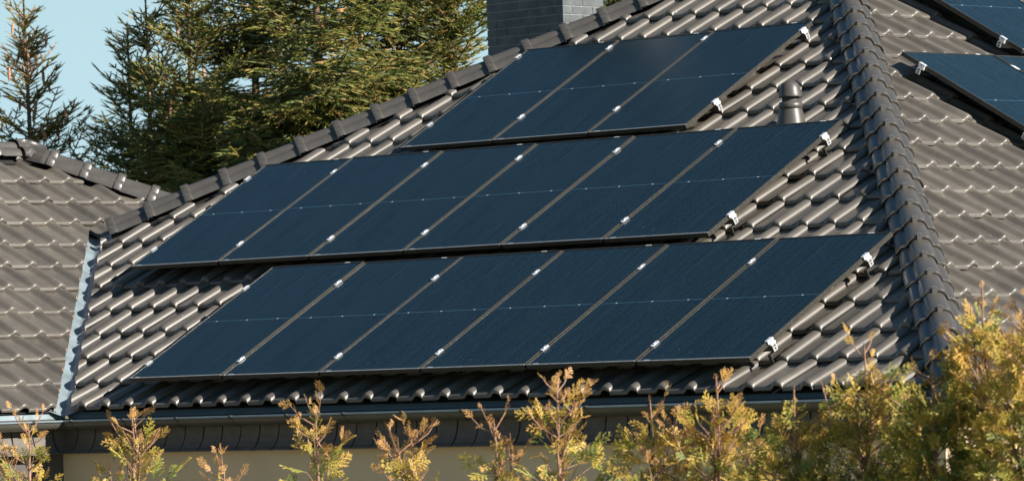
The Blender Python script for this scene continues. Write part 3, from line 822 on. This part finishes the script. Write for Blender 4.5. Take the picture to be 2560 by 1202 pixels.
# ------------------------------------------------------------------ thuja hedge
def spray_mesh(rg, size, order=7):
    """flat fern-like spray in the xy plane, growing along +y: returns segments (p0,p1,width,t)"""
    segs = []; p = np.zeros(3); dv = np.array([0, 1., 0]); n = order
    for k in range(n):
        q = p + dv * size / n; t = k / n
        segs.append((p.copy(), q.copy(), .0030 * (1 - .3 * t), t))
        sd = 1 if k % 2 else -1
        if k > 0 or rg.random() < .5:
            l2 = size * .50 * (1 - t) ** .75 * rg.uniform(.75, 1.15) + .012
            d2 = unit(np.array([sd * .74, .68, rg.normal(0, .14)])); m = max(2, int(round(l2 / .013))); pp = p.copy()
            for j in range(m):
                qq = pp + d2 * l2 / m
                segs.append((pp.copy(), qq.copy(), .0027 * (1 - .3 * j / m), min(1, t * .5 + .5 * j / m)))
                l3 = .017 * (1 - .65 * j / m) * rg.uniform(.7, 1.2); s3 = 1 if j % 2 else -1
                for s3 in ((s3, -s3) if rg.random() < .5 else (s3,)):
                    d3 = unit(d2 * .72 + np.array([-d2[1], d2[0], 0]) * s3 * .68 + np.array([0, 0, rg.normal(0, .15)]))
                    segs.append((pp.copy(), pp + d3 * l3, .0026, min(1, .3 + t * .4 + .4 * j / m)))
                pp = qq; d2 = unit(d2 + np.array([0, .06, 0]))
        p = q; dv = unit(dv + np.array([rg.normal(0, .07), 0, rg.normal(0, .05)]))
    return segs
RS = np.random.default_rng(5)
def seg_arrays(segs):
    A = np.array([s[0] for s in segs]); B = np.array([s[1] for s in segs]); W = np.array([s[2] for s in segs]); T = np.array([s[3] for s in segs]); return A, B, W, T
SPR = [seg_arrays(spray_mesh(RS, sz, od)) for sz, od in ((.09, 6), (.12, 8), (.15, 9), (.12, 7), (.18, 10), (.07, 5))]
def thuja(px, toppy, D, depth, width, nspray, label, seed, leaders=3, warm=.5, lean=0.):
    rg = np.random.default_rng(seed)
    r = ray(px, toppy); r /= r @ R[2]; tip = CAMP + r * D
    root = empty('thuja', (tip[0], tip[1], 0), label=label, cat='hedge shrub', group='thuja hedge in front of the house')
    base = np.array([tip[0], tip[1], 0.]); PM[root.name] = Matrix.Translation(tuple(base))
    mb = MB(); zt = tip[2]
    mb.tube([base, (tip[0], tip[1], zt - depth * .9), (tip[0], tip[1], zt - depth * .4)], [.035, .012, .007], 7)
    VA = []; TA = []; TIA = []; off = 0
    def put(k, M3, o, tint, sc=1.):
        nonlocal off
        A, B, W, T = SPR[k]; A = (A * sc) @ M3.T + o; B = (B * sc) @ M3.T + o; W = W * sc
        D_ = B - A; Ln = np.linalg.norm(D_, axis=1, keepdims=True) + 1e-9; D_ /= Ln; nz = M3[:, 2][None]; a = np.cross(D_, nz); a /= np.linalg.norm(a, axis=1, keepdims=True) + 1e-9
        n = len(A); E = B + D_ * W[:, None] * .9
        V = np.stack([A - a * W[:, None] * .75, A + a * W[:, None] * .75, A + nz * W[:, None] * .7, B - a * W[:, None], B + a * W[:, None], B + nz * W[:, None] * .8, E], 1).reshape(-1, 3)
        tq = np.array([[0, 1, 4], [0, 4, 3], [1, 2, 5], [1, 5, 4], [2, 0, 3], [2, 3, 5], [3, 4, 6], [4, 5, 6], [5, 3, 6]])
        TR = (np.arange(n)[:, None, None] * 7 + tq[None]).reshape(-1, 3) + off
        VA.append(V); TA.append(TR); TIA.append(np.repeat(np.clip(tint + .22 * T, 0, 1), 7)); off += len(V)
    # leaders: bare twiggy top shoots branching off the stem
    heads = []
    for k in range(leaders):
        az = rg.random() * 2 * math.pi; sp = (0 if k == 0 else rg.uniform(.25, .9)) * width * .5
        hgt = 0 if k == 0 else -rg.uniform(.06, .5) * depth
        e = np.array([tip[0] + math.cos(az) * sp, tip[1] + math.sin(az) * sp, zt + hgt]); st = np.array([tip[0], tip[1], zt + hgt - rg.uniform(.35, .6) * depth])
        mid = (e + st) / 2 + np.array([math.cos(az), math.sin(az), 0]) * sp * .25 + rg.normal(0, .008, 3)
        mb.tube([st, mid, e], [.0075, .0058, .0036], 5); heads.append((st, mid, e))
    def spray_at(o, outd, tint, sc=1., bare=False):
        y = unit(outd); x = unit(np.cross(y, rg.normal(0, 1, 3))); z = np.cross(x, y)
        put(int(rg.integers(0, len(SPR))), np.stack([x, y, z], 1), o, tint, sc)
    for (st, mid, e) in heads:
        Lh = np.linalg.norm(e - st); m = int(Lh / .030)
        for k in range(m):
            s = k / m; o = st + (mid - st) * min(1, s * 2) if s < .5 else mid + (e - mid) * (s - .5) * 2
            az = k * 2.4 + rg.random(); el = .55 + .35 * s
            if s > .4 and rg.random() < .75: continue
            sc = (1.15 - .75 * s) * rg.uniform(.6, 1.1)
            spray_at(o, np.array([math.cos(az) * math.cos(el), math.sin(az) * math.cos(el), math.sin(el)]), warm * (.35 + .75 * s) + rg.uniform(-.12, .16), sc * .8)
        spray_at(e - (e - mid) * .1, e - mid, warm + .3, .45)
    # bare side twigs of the crown top, each ending in a small tuft
    for (st, mid, e) in heads:
        for k in range(int(rg.integers(4, 8))):
            s = rg.uniform(.1, .8); o = mid + (e - mid) * s if rg.random() < .6 else st + (mid - st) * s
            az = rg.random() * 2 * math.pi; el = rg.uniform(.35, 1.0); l = rg.uniform(.08, .20)
            d = np.array([math.cos(az) * math.cos(el), math.sin(az) * math.cos(el), math.sin(el)])
            q = o + d * l * .6; q2 = q + unit(d + (0, 0, .5)) * l * .5
            mb.tube([o, q, q2], [.0042, .0036, .0026], 4)
            for j in range(2): spray_at(o + (q2 - o) * rg.uniform(.5, 1.), d + rg.normal(0, .35, 3) + (0, 0, .3), warm + rg.uniform(0, .35), rg.uniform(.3, .65))
    # body
    nspray = int(nspray * (.9 if px < 1500 else 2.1)); width *= (1.1 if px < 1500 else 1.2)
    for k in range(nspray):
        s = rg.random() ** .75; z = zt - .18 * depth - s * depth
        rr_ = width * .5 * min(1, .25 + s * 1.1) * math.sqrt(rg.random()) * 1.05
        az = rg.random() * 2 * math.pi
        o = np.array([tip[0] + math.cos(az) * rr_, tip[1] + math.sin(az) * rr_, z + rg.normal(0, .04)])
        el = rg.uniform(.1, 1.0)
        outd = np.array([math.cos(az) * math.cos(el), math.sin(az) * math.cos(el), math.sin(el)]) + rg.normal(0, .45, 3)
        spray_at(o, outd, warm * .8 * (1 - .72 * s) * 1.0 + rg.uniform(-.22, .3) - .04, rg.uniform(.6, 1.1))
        if k % 4 == 0:
            inn = np.array([tip[0], tip[1], z - .12]) + rg.normal(0, .01, 3); mb.tube([inn, (inn + o) / 2 + (0, 0, .01), o], [.004, .003, .0018], 4)
    # the full shrub below the picture's lower edge, down to the lawn
    z0_ = zt - 1.18 * depth
    for k in range(110):
        z = .15 + (z0_ - .1) * rg.random(); rr_ = (.16 + .22 * (1 - z / zt)) * (.6 + .5 * rg.random()); az = rg.random() * 2 * math.pi; el = rg.uniform(.2, 1.1)
        spray_at(np.array([tip[0] + math.cos(az) * rr_, tip[1] + math.sin(az) * rr_, z]), np.array([math.cos(az) * math.cos(el), math.sin(az) * math.cos(el), math.sin(el)]) + rg.normal(0, .3, 3), rg.uniform(-.05, .3), rg.uniform(1.7, 2.4))
    V = np.concatenate(VA) - base
    me = npmesh('foliage', V, tris=np.concatenate(TA), tint=np.concatenate(TIA))
    mb.v = [tuple(np.array(p) - base) for p in mb.v]
    mb.build('stem', M_TWIG, root, Matrix.Translation(tuple(base)))
    link('foliage', me, root, [M_THUJA], matrix=Matrix.Translation(tuple(base)))
def hedgeD(px):
    r = ray(px, 1000); r /= r @ R[2]; return (-6.0 - CAMP[1]) / r[1]
TH_ADJ = 14
TH = [ # px, top y, depth m, width m, sprays, leaders, warm, label
    (70, 1035, .55, .42, 55, 3, .62, 'leftmost thuja top, yellow-green sprays below the valley'),
    (330, 1020, .60, .50, 80, 5, .60, 'airy golden thuja top below the left end of the long gutter'),
    (560, 1140, .45, .30, 18, 3, .8, 'small sparse thuja tip low against the beige wall'),
    (790, 1010, .55, .34, 60, 3, .55, 'narrow thuja top with lacy sprays, standing clear against the wall'),
    (1030, 1062, .50, .32, 42, 4, .72, 'short orange-tipped thuja top between two taller ones at centre'),
    (1235, 1035, .52, .26, 32, 3, .70, 'thin forked thuja top left of the centre-right bush'),
    (1392, 935, .75, .52, 110, 5, .60, 'thuja with a tall upright leader crossing the gutter'),
    (1625, 990, .66, .50, 105, 4, .62, 'thuja with a forked bare tip right of the tall leader'),
    (1790, 925, .80, .60, 150, 5, .62, 'thuja with orange tips reaching the lowest tiles'),
    (1985, 950, .80, .55, 150, 3, .50, 'green thuja with one bare upright shoot'),
    (2160, 845, .98, .62, 260, 6, .50, 'bushy thuja just left of the steep hip'),
    (2330, 880, .95, .50, 240, 4, .45, 'dense green thuja at the foot of the steep hip'),
    (2455, 690, 1.25, .60, 380, 6, .55, 'tallest thuja, amber tips, right of the steep hip'),
    (2565, 710, 1.25, .50, 330, 5, .58, 'amber-tipped thuja cut by the right edge of the photo'),
]
for i, (px, ty, dp, wd, ns, ld_, wm, lab) in enumerate(TH):
    thuja(px, ty + (22 if px < 1500 else 14), hedgeD(px) + (0 if i % 2 else .25), dp, wd, ns, lab, 100 + i, ld_, wm)
